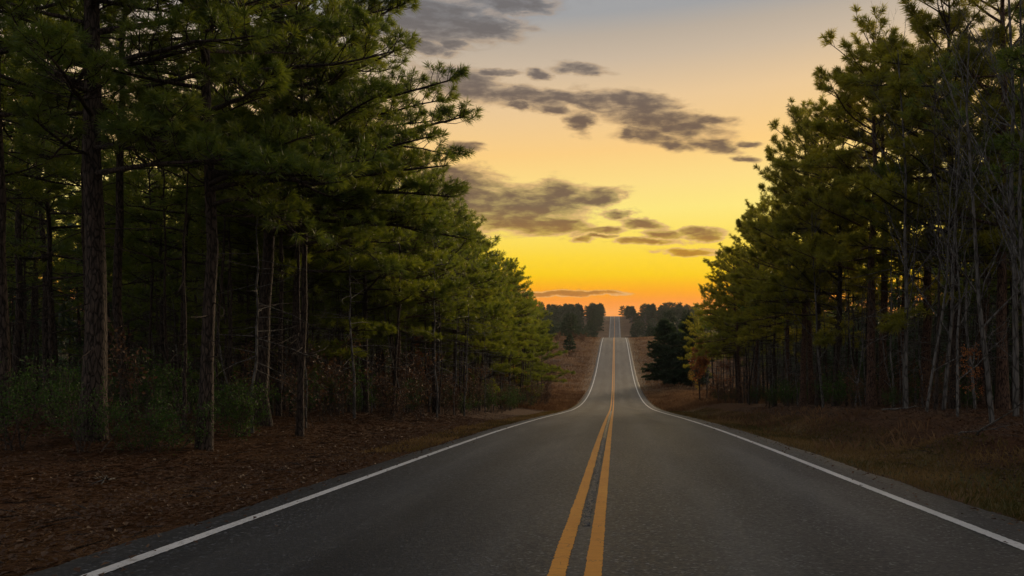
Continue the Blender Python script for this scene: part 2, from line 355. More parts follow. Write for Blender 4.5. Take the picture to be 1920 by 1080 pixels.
grassm = (smoothstep(0,.3,dR)*(1-smoothstep(1.6,2.7,dR+vnoise(GX,GY,.8,8)*1.4)))*(1-.75*fieldm) + .35*smoothstep(0,.2,dL)*(1-smoothstep(.3,1.0,dL+vnoise(GX,GY,.8,9)))*(1-fieldm)*smoothstep(14,30,GY)
for nm, val in (('field', fieldm), ('grass', np.clip(grassm,0,1))):
    a = gme.attributes.new(nm, 'FLOAT', 'POINT'); a.data.foreach_set('value', val.ravel().astype(np.float32))
tag(obj('ground', gme), kind='structure')

def ribbon(name, x0, x1, ys, lift, mat, parent=None, ragged=0., cols=2, crown=True, seed=0, rough=0.):
    """a sheet that follows the road between two lateral lines"""
    r = np.random.default_rng(seed); n = len(ys)
    jl = r.normal(0, ragged, n) + vnoise(np.arange(n)*0+seed, ys, 1.7, 11)*ragged*2; jr = r.normal(0, ragged, n) + vnoise(np.arange(n)*0+seed+9, ys, 1.7, 12)*ragged*2
    t = np.linspace(0, 1, cols)[None]
    xx = (x0+jl)[:,None]*(1-t)+(x1+jr)[:,None]*t; yy = np.repeat(ys[:,None], cols, 1)
    zz = roadz(yy)+lift - (.012*((xx+.15)/3.6)**2 if crown else 0)
    if rough: zz = zz + r.normal(0, rough, zz.shape)
    ii = np.arange(n*cols).reshape(n, cols)
    qq = np.stack([ii[:-1,:-1], ii[:-1,1:], ii[1:,1:], ii[1:,:-1]], -1).reshape(-1,4)
    b = MB(); b.add(np.stack([xx,yy,zz],-1), [qq]); return obj(name, b.mesh(name, mat), parent)
yr = axis([(-60,0,2),(0,30,.1),(30,130,.5),(130,260,1.5),(260,900,4)])
# pavement with a broken edge and a thin side face
r_ = np.random.default_rng(3); cols = np.concatenate([[EL-.10, EL], np.linspace(EL+.25, ERT-.25, 9), [ERT, ERT+.10]]); n = len(yr)
xx = np.repeat(cols[None], n, 0); jit = (r_.normal(0,.010,(n,2)) + np.stack([vnoise(yr*0, yr, .9, 21), vnoise(yr*0+4, yr, .9, 22)],1)*.10)
xx[:,0]+=jit[:,0]; xx[:,1]+=jit[:,0]; xx[:,-1]+=jit[:,1]; xx[:,-2]+=jit[:,1]
yy = np.repeat(yr[:,None], len(cols), 1); zz = roadz(yy) - .012*((xx+.15)/3.6)**2
zz[:,0] -= .12; zz[:,-1] -= .12
ii = np.arange(n*len(cols)).reshape(n, len(cols)); qq = np.stack([ii[:-1,:-1], ii[:-1,1:], ii[1:,1:], ii[1:,:-1]], -1).reshape(-1,4)
mb = MB(); mb.add(np.stack([xx,yy,zz],-1), [qq]); road = tag(obj('road', mb.mesh('road', M['asphalt'])), kind='structure')
ym = axis([(-30,0,1),(0,14,.03),(14,40,.1),(40,130,.5),(130,260,1.5),(260,860,4)])
ribbon('edge_line', -3.55, -3.43, ym, .006, M['white'], road, .0025, seed=1)
ribbon('edge_line', 3.14, 3.26, ym, .006, M['white'], road, .0025, seed=2)
YC = -.265
ribbon('centre_line', YC-.18, YC-.062, ym, .007, M['yellow'], road, .004, seed=3)
ribbon('centre_line', YC+.062, YC+.175, ym, .007, M['yellow'], road, .0025, seed=4)
yj = axis([(7.2,20,.02),(20,60,.08)])
ribbon('ravelled_joint', YC-.040, YC+.035, yj, .004, M['joint'], road, .008, cols=5, seed=5, rough=.004)

# ------------------------------------------------------------------ plants: generators
def branch_curve(b0, azm, L, e0, cur, K=7, wob=.04, r=rng):
    s = np.linspace(0, 1, K); d = np.array([math.cos(azm), math.sin(azm), 0]); p = np.array([-d[1], d[0], 0])
    lat = r.normal(0, wob*L)*np.sin(s*np.pi*r.uniform(.6,1.3))
    P = b0 + d*(L*s*math.cos(e0))[:,None] + p*lat[:,None]
    P[:,2] += L*(math.sin(e0)*s + cur*s*s) + r.normal(0, .012*L, K)*s
    return P
def interp_poly(P, s):
    K = len(P); f = np.clip(s*(K-1), 0, K-1.0001); i = f.astype(int); t = (f-i)[:,None]
    return P[i]*(1-t)+P[i+1]*t, norm(P[i+1]-P[i])
def needles(mb, C, A, n, ln, wd, r, spread=(10,72), tint=None):
    """pom-poms of needles at C along axes A"""
    N = len(C); ref = r.normal(size=(N,3)); U = norm(np.cross(A, ref)); V = np.cross(A, U)
    th = r.uniform(0, 2*np.pi, (N,n)); ph = np.radians(r.uniform(spread[0], spread[1], (N,n)))
    D = A[:,None]*np.cos(ph)[...,None] + (U[:,None]*np.cos(th)[...,None]+V[:,None]*np.sin(th)[...,None])*np.sin(ph)[...,None]
    o = C[:,None] - A[:,None]*(r.uniform(0,.55,(N,n))*ln)[...,None]
    l = ln*r.uniform(.75,1.1,(N,n)); tip = o + D*l[...,None]; tip[...,2] -= l*.10
    sd = norm(np.cross(D, r.normal(size=(N,n,3))))*(wd/2)
    mid = o + D*(l*.45)[...,None]
    v = np.stack([o-sd*.5, mid+sd, tip, mid-sd], 2)       # slim diamond
    m = N*n; f = np.arange(m*4).reshape(m,4)
    tt = (r.random(N) if tint is None else tint)
    mb.add(v, [f], np.repeat(np.clip(tt[:,None]+r.normal(0,.06,(N,n)),0,1).ravel(), 4))
def pine(seed, H, cb, Rc, rad, nb, tw, nn, ln, wd, bias=0., top=.5, targets=(), dead=8, barkm='bark', lean=0., prof=.75, twl=1., needle='needle', gap=0.):
    """H height, cb bare bole, Rc crown radius, nb branches, tw twigs per metre, nn needles per tuft, bias = longer towards +x"""
    r = np.random.default_rng(seed); tm = MB(); cm = MB()
    K = 16; zt = np.linspace(-.35, H, K); wx = np.cumsum(r.normal(0,.035,K)); wy = np.cumsum(r.normal(0,.035,K)); wx -= wx[1]; wy -= wy[1]
    TP = np.stack([wx + lean*np.clip(zt,0,None)/H, wy, zt], 1)
    rr = rad*(1-.86*np.clip(zt/H,0,1)**1.15); rr[0] = rad*1.5; rr[1] = rad*1.12
    tubes(tm, TP[None], rr[None], 12)
    tz = lambda z: np.array([np.interp(z, zt, TP[:,0]), np.interp(z, zt, TP[:,1]), z])
    Ps, L_, R0 = [], [], []
    for i in range(nb):
        t = ((i+r.uniform(0,.9))/nb)**.92; z = cb + (H-cb)*t*.985
        a = i*2.39996 + r.normal(0,.35)
        L = (Rc*(1-t)**prof*r.uniform(.7,1.12)+top*.55)*(1+bias*math.cos(a))*(.82+.18*min(1,t*5))
        e0 = R(-2+50*t**1.3 + r.normal(0,12)); cur = r.uniform(-.06,.10)*(1-t) + .02
        if gap and r.random() < gap: continue
        Ps.append(branch_curve(tz(z), a, L, e0, cur, r=r)); L_.append(L); R0.append(.018+.011*L*(1-.4*t))
    for (tx, ty, tzz, sag) in targets:                     # limbs whose tips are known
        z0 = tzz - sag; b0 = tz(max(z0, 1.5)); dv = np.array([tx,ty,0])-np.array([b0[0],b0[1],0]); L = np.linalg.norm(dv); a = math.atan2(dv[1],dv[0])
        P = branch_curve(b0, a, L, 0., 0., r=r, wob=.03); s = np.linspace(0,1,7)
        P[:,2] = b0[2] + (tzz-b0[2])*(1.7*s**2-.7*s) + r.normal(0,.03,7)*s
        Ps.append(P); L_.append(L); R0.append(.022+.010*L)
    if Ps:
        PA = np.array(Ps); s = np.linspace(0,1,7); tubes(tm, PA, np.array(R0)[:,None]*(1-.8*s)[None], 5)
    TC, TA, tw_p, tw_r, TT = [], [], [], [], []
    for P, L in zip(Ps, L_):
        n = max(4, int(L*tw*r.uniform(.8,1.2))); sgn = np.where(np.arange(n)%2, 1, -1)
        s = np.sort(1-(r.random(n)**1.25)*(.80 if L > 1.2 else .9)); c, d = interp_poly(P, s)
        side = norm(np.cross(d, [0,0,1.])); ang = np.radians(r.uniform(28,72,n))
        dv = norm(d*np.cos(ang)[:,None] + side*(np.sin(ang)*sgn)[:,None] + np.array([0,0,1.])*r.uniform(0.,.7,n)[:,None])
        l = (.22+ .30*L*(1-s)*r.uniform(.5,1.1,n)+r.uniform(0,.22,n))*twl; l = np.minimum(l, 1.25)
        mid = c + dv*(l*.55)[:,None]; end = mid + norm(dv+d*.4+np.array([0,0,.35]))*(l*.5)[:,None]
        tw_p.append(np.stack([c,mid,end],1)); tw_r.append(np.stack([.009+.006*l, .007+.003*l, np.full(n,.004)],1))
        ct = r.random()*.45+.15
        TC.append(end); TA.append(norm(end-mid)); TT.append(np.clip(ct+r.normal(0,.16,n)+.12*(s-.5),0,1))
        # side shoots on the twig
        for q_ in range(2):
            k = r.random(n) < np.clip(l*(1.5-q_*.35), 0, .97); nk = k.sum()
            if nk == 0: continue
            f = r.uniform(.25,.85,nk)[:,None]; st = c[k]*(1-f)+end[k]*f
            dd = norm(dv[k] + np.cross(dv[k],[0,0,1.])*(r.choice([-1,1],nk)*r.uniform(.5,1.1,nk))[:,None] + np.array([0,0,1.])*r.uniform(0,.55,nk)[:,None])
            l2 = r.uniform(.10,.30,nk)*twl; en = st+dd*l2[:,None]
            tw_p.append(np.stack([st,(st+en)/2+np.array([0,0,-.01]),en],1)); tw_r.append(np.tile([[.007,.005,.004]],(nk,1)))
            TC.append(en); TA.append(dd); TT.append(np.clip(ct+r.normal(0,.16,nk),0,1))
        TC.append(P[-1:]); TA.append(norm(P[-1:]-P[-2:-1])); TT.append(np.array([ct]))
    # leader
    TC.append(np.array([[*TP[-1]]])+r.normal(0,.05,(3,3))); TA.append(norm(np.array([[0,0,1.]]*3)+r.normal(0,.2,(3,3)))); TT.append(np.array([.5]*3))
    tubes(tm, np.concatenate(tw_p), np.concatenate(tw_r), 3)
    needles(cm, np.concatenate(TC), np.concatenate(TA), nn, ln, wd, r, tint=np.concatenate(TT))
    # dead stubs below the crown
    if dead:
        D = np.array([branch_curve(tz(r.uniform(1.4, cb+.6)), r.uniform(0,6.3), r.uniform(.4,1.9), R(r.uniform(-25,15)), r.uniform(-.15,.1), r=r, wob=.09) for _ in range(dead)])
        tubes(tm, D, np.array([.014,.012,.011,.009,.007,.005,.003])[None].repeat(dead,0), 4)
    return [('trunk', tm.mesh('trunk', M[barkm])), ('crown', cm.mesh('crown', M[needle], False))]
def grow(seed, H, rad, levels, spread=(25,60), up=.25, trunk_wob=.05, cb=.25, nchild=(14,7,5,3), lenf=(.42,.5,.5,.5), barkm='grey', multi=1, leaves=None, leaf=(0,.06), leafmat=None, leaf_z=0., taper=.75):
    """bare or leafy broadleaf tree / shrub: limbs that fork level by level"""
    r = np.random.default_rng(seed); tm = MB(); K = 7; s = np.linspace(0,1,K)
    if multi == 1:
        b0 = np.array([[0,0,-.2]]); d0 = norm(np.array([[r.normal(0,.04),r.normal(0,.04),1.]])); L0 = np.array([H]); r0 = np.array([rad])
    else:
        b0 = np.c_[r.normal(0,.12,(multi,2)), np.full(multi,-.1)]; d0 = norm(np.c_[r.normal(0,.45,(multi,2)), np.ones(multi)]); L0 = H*r.uniform(.6,1,multi); r0 = rad*r.uniform(.6,1,multi)
    ends, edirs = [], []
    for lv in range(levels):
        N = len(b0); wv = np.cumsum(r.normal(0, trunk_wob*(.35 if lv == 0 and multi == 1 else 1), (N,K,3)),1)*L0[:,None,None]*.35; wv -= wv[:,:1]
        P = b0[:,None] + d0[:,None]*(L0[:,None]*s[None])[...,None] + wv
        if lv: P[...,2] += up*L0[:,None]*s[None]**2*.6
        tubes(tm, P, r0[:,None]*(1-taper*s)[None], (9,6,4,3,3)[lv])
        if lv >= levels-2 or lv == levels-1:
            ends.append(P[:,-3:].reshape(-1,3)); edirs.append(np.repeat(norm(P[:,-1]-P[:,-3]),3,0))
        if lv == levels-1: break
        nc = nchild[lv]; lo = cb if lv == 0 else .22
        t = (r.random((N,nc))*(1-lo)+lo); f = t*(K-1-.001); i = f.astype(int); fr = (f-i)[...,None]; ar = np.arange(N)[:,None]
        st = P[ar,i]*(1-fr)+P[ar,i+1]*fr; tg = norm(P[ar,i+1]-P[ar,i])
        rv = norm(np.cross(tg, r.normal(size=(N,nc,3)))); an = np.radians(r.uniform(*spread,(N,nc)))
        dd = norm(tg*np.cos(an)[...,None]+rv*np.sin(an)[...,None]+np.array([0,0,up*.5]))
        LL = L0[:,None]*lenf[lv]*(1-.62*t*(1 if lv == 0 else .8))*r.uniform(.6,1.15,(N,nc)); RR = r0[:,None]*(1-taper*t)*r.uniform(.35,.55,(N,nc))
        b0, d0, L0, r0 = st.reshape(-1,3), dd.reshape(-1,3), LL.ravel(), np.maximum(RR.ravel(), .0035)
    parts = [('trunk' if multi == 1 else 'stems', tm.mesh('trunk', M[barkm]))]
    if leaves:
        C = np.concatenate(ends); C = C[C[:,2] > leaf_z]; k = r.integers(0, len(C), leaves)
        parts.append(('crown' if multi == 1 else 'foliage', leaf_cloud(C[k]+r.normal(0,leaf[0],(leaves,3)), leaf[1], M[leafmat], r)))
    return parts
def leaf_cloud(C, size, mat, r, flat=0.):
    N = len(C); A = norm(r.normal(size=(N,3))+np.array([0,0,-.15])); Nn = norm(np.cross(A, norm(r.normal(size=(N,3)))+np.array([0,0,flat])))
    B = np.cross(Nn, A); l = size*r.uniform(.6,1.3,N)[:,None]; wv = B*l*.32; fold = Nn*l*.12
    v = np.stack([C, C+A*l*.5+wv+fold, C+A*l, C+A*l*.5-wv+fold], 1)
    f4 = np.arange(N*4).reshape(N,4); f = np.concatenate([f4[:,[0,1,2]], f4[:,[0,2,3]]])
    b = MB(); b.add(v, [f], np.repeat(r.random(N),4)); return b.mesh('leaves', mat, False)
def place(name, parts, x, y, rz, sc, label, cat, group=None, dz=0., plumb=False):
    z = float(ground(x, y)) + dz
    e = obj(name, None, None, (x, y, z), rz, sc); tag(e, label, cat, group)
    h = random.Random(int(abs(x*131+y*977)*10))
    if name in ('pine_tree', 'wood_pine', 'pole_pine', 'far_pine', 'bare_sapling') and not plumb:
        e.rotation_euler = (h.gauss(0,.022), h.gauss(0,.022), rz); k = h.uniform(.93,1.08); e.scale = (sc/k*h.uniform(.94,1.08), sc/k, sc*k)
    for nm, me in parts: obj(nm, me, e)
    return e
def wx(px, y): return (px-PX)*y/F
def wz(py, y): return CAMZ + (PY-py)*y/F

# ------------------------------------------------------------------ the big pines in front, left
def hero(px, y, H, cb, rad, seed, label, targets=(), bias=.25, Rc=3.6, nb=60, tw=9, rz=0., dead=10, lean=0., nn=40):
    x = wx(px, y); z = float(ground(x, y))
    tg = [(wx(a, yy)-x, yy-y, wz(b, yy)-z, sag) for a, b, yy, sag in targets]
    p = pine(seed, H, cb, Rc, rad, nb, tw*.72, nn, .20, .013, bias, targets=tg, dead=dead, lean=lean, prof=.55)
    return place('pine_tree', p, x, y, 0, 1.0, label, 'tree', 'tall pines at the front of the left wood', plumb=True)
hero(176, 14.2, 16, 5.2, .185, 11, 'thickest dark pine trunk, nearest the left edge, rising behind glossy shrubs', bias=.15, Rc=3.8, nb=54,
     targets=[(420,30,13.2,.5),(330,215,12.6,.2),(60,215,12.6,.3),(430,300,12.4,-.1),(20,20,12,.6)])
hero(386, 15.0, 15, 5.0, .125, 12, 'straight dark pine trunk third from the left edge, foot among green twigs', bias=.35, Rc=3.4, nb=50,
     targets=[(600,250,13.5,.2),(640,345,13.2,-.2),(560,440,13.6,-.7),(700,300,14,.1),(520,330,12.5,-.3)])
hero(486, 20.0, 15.5, 4.6, .17, 13, 'pine whose long tufted limbs reach farthest over the road on the left', bias=.3, Rc=4.0, nb=60, lean=.35,
     targets=[(845,150,18.2,.25),(872,216,18,.15),(838,312,18,.0),(772,72,18.4,.6),(752,8,18.6,.5),(853,372,18.6,-.3),(800,255,17,.2),(700,180,16.4,.3),(740,330,17,-.1),(690,420,17,-.5),(640,120,16.4,.2),(660,480,17.5,-.8),(800,440,19,-.6),(690,40,17,.4)])
hero(236, 19.0, 15, 6.5, .11, 14, 'slim pine trunk just right of the thickest one on the left', Rc=3.0, nb=40, tw=7)
hero(522, 22.5, 13, 5.5, .068, 15, 'thin slightly leaning pine trunk right of the long-limbed pine', Rc=2.4, nb=36, tw=7, lean=.3)
hero(563, 19.2, 12.5, 5.2, .08, 16, 'slender pine trunk standing at the edge of the leaf bank, left of the road', Rc=2.6, nb=40, tw=8, bias=.3,
     targets=[(760,400,18,-.2),(720,500,18.2,-.6),(800,360,18.5,0)])
hero(8, 15.5, 14, 6, .10, 17, 'dark pine trunk cut by the left edge of the picture', Rc=3.0, nb=40, tw=7)

# ------------------------------------------------------------------ pines lining the road
row = [pine(31, 12.0, 4.2, 3.0, .13, 64, 6.6, 24, .25, .019, .25, dead=16, gap=.06, prof=.48, top=.9, needle='lit_olive'),
       pine(32, 12.8, 4.8, 2.8, .12, 62, 6.6, 24, .25, .019, .25, dead=18, gap=.06, prof=.46, top=1., needle='lit_olive'),
       pine(33, 11.2, 1.8, 3.3, .12, 72, 7.0, 24, .25, .019, .28, dead=6, gap=.05, prof=.55, top=.8, needle='lit_olive'),
       pine(34, 12.2, 4.0, 3.0, .13, 62, 6.6, 24, .25, .019, .22, dead=16, gap=.06, prof=.48, top=.9, barkm='redbark', needle='lit_olive')]
rr_ = np.random.default_rng(5)
LG = 'pines lining the left road edge'
spots = [(-9.3,24.5),(-8.8,28.5),(-9.4,32.0),(-8.7,36.0),(-9.5,39.5),(-8.9,43.5),(-9.3,47.5),(-8.7,51.5),(-9.4,55.0),(-8.8,59.0),(-9.2,63.0),(-8.8,67.0),(-9.3,71.0),(-8.8,75.0),(-9.2,79.5),
         (-11.8,27),(-12,34),(-11.6,41),(-12,49),(-11.8,57),(-12.1,65),(-11.8,73)]
ORD = 'nearest second third fourth fifth sixth seventh eighth ninth tenth eleventh twelfth thirteenth fourteenth fifteenth sixteenth'.split()
for i, (x, y) in enumerate(spots):
    s_ = rr_.uniform(.90,1.0)*(1.0 if y < 27 else .86 if y < 60 else .90)
    lab = f'{ORD[i]} pine from the near end of the front row along the left road edge' if i < 15 else f'{ORD[i-15]} pine from the near end of the second row behind the left roadside pines'
    place('pine_tree', row[(0,1,3,1,0,3,0,2)[i%8] if y < 68 else 2], x+rr_.normal(0,.35), y+rr_.normal(0,.6), rr_.normal(0,.6), s_, lab, 'tree', LG)
place('pine_tree', row[2], -8.7, 84.5, .1, .90, 'last pine of the left row, its low branches beside the dry grass slope', 'tree', LG)

# right side: tall, airy crowns against the glow
tall = [pine(41, 14.6, 5.0, 2.8, .185, 50, 4.3, 32, .30, .024, .22, dead=14, barkm='redbark', prof=.42, top=1.2, gap=.10, needle='lit_gold'),
        pine(42, 14.8, 6.0, 2.5, .17, 46, 4.2, 32, .30, .024, .10, dead=12, barkm='redbark', prof=.4, top=1.3, gap=.10, needle='lit_gold'),
        pine(43, 14.0, 4.2, 2.8, .15, 52, 4.4, 32, .30, .024, .28, dead=12, prof=.45, top=1.0, gap=.08, needle='lit_gold')]
rowr = [pine(36, 13.0, 4.2, 2.6, .13, 60, 6.0, 24, .26, .020, .25, dead=18, gap=.08, prof=.42, top=1., needle='lit_gold'), pine(37, 12.2, 3.6, 2.6, .12, 60, 6.0, 24, .26, .020, .25, dead=18, gap=.08, prof=.42, top=1., needle='lit_gold'),
        pine(38, 13.6, 4.8, 2.5, .13, 58, 6.0, 24, .26, .020, .25, dead=18, gap=.08, prof=.40, top=1.1, needle='lit_gold', barkm='redbark')]
RG = 'pines lining the right road edge'
rt = [(1634,30.0,0,.91,'front pine of the close pair of reddish trunks right of the road'),
      (1658,31.5,1,.94,'rear pine of the close pair of reddish trunks, its top in pale sky'),
      (1690,33.5,1,1.02,'pine with a bare straight upper stem behind the reddish pair'),
      (1566,34.0,2,.92,'rounded pine left of the reddish pair, its crown against the pale sky'),
      (1735,30.5,0,.95,'pine between the bare-stemmed pine and the one touching the upper edge'),
      (1842,31.0,1,1.0,'pine filling the gap behind the two tallest pines at right'),
      (1505,38.0,0,.84,'pine with a broad tufted top at the left shoulder of the right wood'),
      (1790,27.0,2,1.05,'pine whose pointed top just reaches the upper picture edge at right'),
      (1880,25.5,0,1.06,'tall pine at the right whose crown runs out of the top corner')]
for px, y, k, s_, lab in rt:
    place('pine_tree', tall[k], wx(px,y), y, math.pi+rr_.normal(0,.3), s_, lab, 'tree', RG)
rspots = [(9.0,36.5),(9.6,40.5),(9.0,44.5),(9.7,48.5),(9.0,52.5),(9.7,56.5),(9.1,60.5),(9.7,65),(10.2,69),(12.2,75.5),(12.4,47),(12.6,59),(12.6,71)]
for i, (x, y) in enumerate(rspots):
    k = (rowr+tall)[(0,3,2,1,4,0,2)[i%7]]; s_ = (rr_.uniform(.94,1.0) if k in rowr else rr_.uniform(.84,.9))*(1.02 if y < 42 else .97 if y < 54 else .93)
    x += .3
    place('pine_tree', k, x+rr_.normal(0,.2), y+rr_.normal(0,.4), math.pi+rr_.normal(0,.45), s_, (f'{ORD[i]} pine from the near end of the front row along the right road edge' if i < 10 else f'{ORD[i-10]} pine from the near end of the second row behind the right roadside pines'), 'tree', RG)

# ------------------------------------------------------------------ the wood behind
wood = [pine(51, 14.5, 6.0, 2.4, .12, 40, 4.8, 16, .27, .027, 0, dead=16, gap=.05, prof=.45), pine(52, 13.6, 5.2, 2.5, .10, 40, 4.8, 16, .27, .027, 0, dead=20, gap=.05, prof=.45),
        pine(53, 15.2, 7.0, 2.3, .135, 38, 4.8, 16, .27, .027, 0, dead=14, gap=.05, prof=.45), pine(54, 11.0, 3.4, 2.0, .07, 40, 4.8, 16, .27, .027, 0, dead=18, gap=.05, prof=.5)]
def scatter(n, fx, fy, ok, dmin, r, tries=6000, taken=()):
    pts = list(taken); out = []
    for _ in range(tries):
        if len(out) >= n: break
        x = r.uniform(*fx); y = r.uniform(*fy)
        if not ok(x, y) or any((x-a)**2+(y-b)**2 < dmin*dmin for a, b in pts): continue
        pts.append((x,y)); out.append((x,y))
    return out
r5 = np.random.default_rng(55)
lw = scatter(175, (-48,-12.6), (9,95), lambda x,y: x > -.80*y-6 and not (x > -14 and y < 13), 2.3, r5)
lw += [(-10.5,3),(-12.5,10.2),(-10,-1)]
for x, y in lw:
    place('wood_pine', wood[r5.integers(4)], x, y, r5.uniform(0,6.3), r5.uniform(.82,1.1), 'bare-boled pine standing in the dark wood left of the road', 'tree', 'pines inside the left wood')
rw = scatter(85, (11,48), (16,95), lambda x,y: x < .54*y+5 and (x > 13.5 or y < 32) and (y < 40 or x > .46*y or x < .2*y), 2.9, r5)
rw += [(9.6,16.2)]
rw = [(x,y) for x,y in rw if not (1530 < PX+x*F/max(y,1) < 1850 and 27 < y < 75)]
for x, y in rw:
    place('wood_pine', wood[r5.integers(4)], x, y, r5.uniform(0,6.3), r5.uniform(.80,1.08), 'bare-boled pine standing in the dark wood right of the road', 'tree', 'pines inside the right wood')

pole = [pine(56, 9.5, 5.2, 1.3, .050, 22, 4.6, 14, .25, .024, 0, dead=18, gap=.05, prof=.5), pine(57, 8.2, 4.8, 1.1, .040, 18, 4.6, 14, .25, .024, 0, dead=22, gap=.05, prof=.5),
        pine(58, 11.0, 6.6, 1.5, .062, 22, 4.6, 14, .25, .024, 0, dead=20, gap=.05, prof=.5, barkm='twig')]
for x, y in scatter(95, (-20,-8.0), (15,88), lambda x,y: x > -.76*y and (x < -8.8 or y > 23), 1.15, r5, 9000):
    place('pole_pine', pole[r5.integers(3)], x, y, r5.uniform(0,6.3), r5.uniform(.75,1.15), 'slim pole-like pine stem in the crowded left wood', 'tree', 'pole pines in the left wood')
stem = [pine(66, 8.5, 6.4, .8, .045, 9, 4., 14, .25, .024, 0, dead=26, prof=.5), pine(67, 7.2, 5.4, .7, .036, 8, 4., 14, .25, .024, 0, dead=28, prof=.5, barkm='grey'), pine(68, 9.6, 7.6, .8, .055, 9, 4., 14, .25, .024, 0, dead=24, prof=.5)]
for x, y in scatter(80, (-12,-6.7), (15.5,84), lambda x,y: x > -.66*y and (x < -7.4 or y > 22), .8, r5, 9000):
    place('pole_pine', stem[r5.integers(3)], x, y, r5.uniform(0,6.3), r5.uniform(.7,1.1), 'thin dark stem crowding the edge of the left wood', 'tree', 'thin stems at the left wood edge')
for x, y in scatter(125, (8.4,22), (19,84), lambda x,y: x < .51*y and (x > 9.2 or y > 30), .95, r5, 12000):
    place('pole_pine', stem[r5.integers(3)], x, y, r5.uniform(0,6.3), r5.uniform(.75,1.15), 'slim pole-like pine stem in the crowded right wood', 'tree', 'pole pines in the right wood')

# where the wood closes up behind, single trunks can no longer be told apart
def thicket(name, label, fx, fy, ok, n, seed, hh=(8,14)):
    r = np.random.default_rng(seed); P = []
    while len(P) < n:
        x = r.uniform(*fx); y = r.uniform(*fy)
        if ok(x, y): P.append((x, y))
    P = np.array(P); z = ground(P[:,0], P[:,1]); tmb = MB(); s = np.linspace(0, 1, 4); H = r.uniform(*hh, n)*(1+.55*smoothstep(.34, .5, P[:,0]/P[:,1]))
    C = np.stack([P[:,0,None]+r.normal(0,.12,(n,4))*s, P[:,1,None]+r.normal(0,.12,(n,4))*s, z[:,None]-.2+H[:,None]*s], -1)
    tubes(tmb, C, (.05+.09*r.random(n))[:,None]*(1-.7*s)[None], 5); root = obj(name, tmb.mesh(name, M['bark'])); tag(root, label, 'wood', kind='stuff')
    m_ = n*26; k = r.integers(0, n, m_); h = H[k]*np.clip(r.beta(1.35, 1.15, m_), .0, 1.); c = np.stack([P[k,0]+r.normal(0,1.1,m_), P[k,1]+r.normal(0,1.1,m_), z[k]+h+.15], 1)
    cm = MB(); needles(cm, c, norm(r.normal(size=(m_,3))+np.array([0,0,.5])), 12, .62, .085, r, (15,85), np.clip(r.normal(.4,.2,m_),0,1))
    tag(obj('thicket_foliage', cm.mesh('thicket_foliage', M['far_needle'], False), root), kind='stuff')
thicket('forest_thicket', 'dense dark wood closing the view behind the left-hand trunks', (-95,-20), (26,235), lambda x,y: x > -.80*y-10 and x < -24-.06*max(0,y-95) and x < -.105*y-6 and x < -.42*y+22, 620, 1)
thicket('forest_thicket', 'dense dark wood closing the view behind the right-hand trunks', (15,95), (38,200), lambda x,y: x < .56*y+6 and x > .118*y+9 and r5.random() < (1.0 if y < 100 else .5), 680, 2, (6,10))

# the roadside pines go on beside and behind the viewer
for i, (x, y) in enumerate([(-9.9,3.4),(-9.4,-.4),(-9.8,-4.4),(-9.3,-8.4),(9.7,9.0),(9.3,5.2),(9.7,1.4),(9.3,-2.8),(9.6,-7)]):
    place('pine_tree', row[i%4], x, y, (0 if x < 0 else math.pi)+r5.normal(0,.3), r5.uniform(.98,1.08), 'roadside pine standing beside or behind the viewpoint, outside the picture', 'tree', 'roadside pines beside the viewer')

# bare grey broadleaf trees on the right, saplings on both sides
bare = [grow(61, 11.5, .075, 4, cb=.22, nchild=(16,6,4,3), up=.35), grow(62, 9.5, .065, 4, cb=.2, nchild=(15,6,4,3), up=.3), grow(63, 7.0, .04, 4, cb=.15, nchild=(12,6,4,3), up=.35, trunk_wob=.08)]
bt = [(1905,20.5,0,1.1,'pale grey bare tree at the far right with long twiggy limbs'),(1699,25,0,1.0,'thin pale grey bare tree right of the reddish pine pair'),
      (1768,23.5,1,1.0,'bare grey tree between the pale thin tree and the right edge'),(1830,24.5,2,1.2,'small bare tree with fine twigs near the right edge'),
      (1862,18.6,1,1.0,'bare twiggy tree leaning in beside the pale tree at far right'),(1925,17.4,0,.9,'bare tree at the right picture edge whose limbs cross the dark wood'),(1735,22.0,2,1.1,'low bare twiggy tree right of the thin pale one'),
      (1545,33,1,.95,'bare grey tree left of the reddish pine pair, under green boughs')]
for px, y, k, s_, lab in bt:
    place('bare_tree', bare[k], wx(px,y), y, r5.uniform(0,6.3), s_, lab, 'tree', 'bare grey trees on the right')
for x, y in scatter(60, (8.4,24), (17,84), lambda x,y: x < .52*y+1, 1.2, r5):
    place('bare_sapling', bare[2 if r5.random()<.7 else 1], x, y, r5.uniform(0,6.3), r5.uniform(.55,.95), 'thin bare grey sapling among the right-hand trunks', 'sapling', 'bare saplings in the right wood')
for x, y in scatter(60, (-22,-7.8), (14,88), lambda x,y: x > -.77*y-1, 1.2, r5):
    place('bare_sapling', bare[2], x, y, r5.uniform(0,6.3), r5.uniform(.5,.9), 'thin bare sapling among the left-hand trunks', 'sapling', 'bare saplings in the left wood')

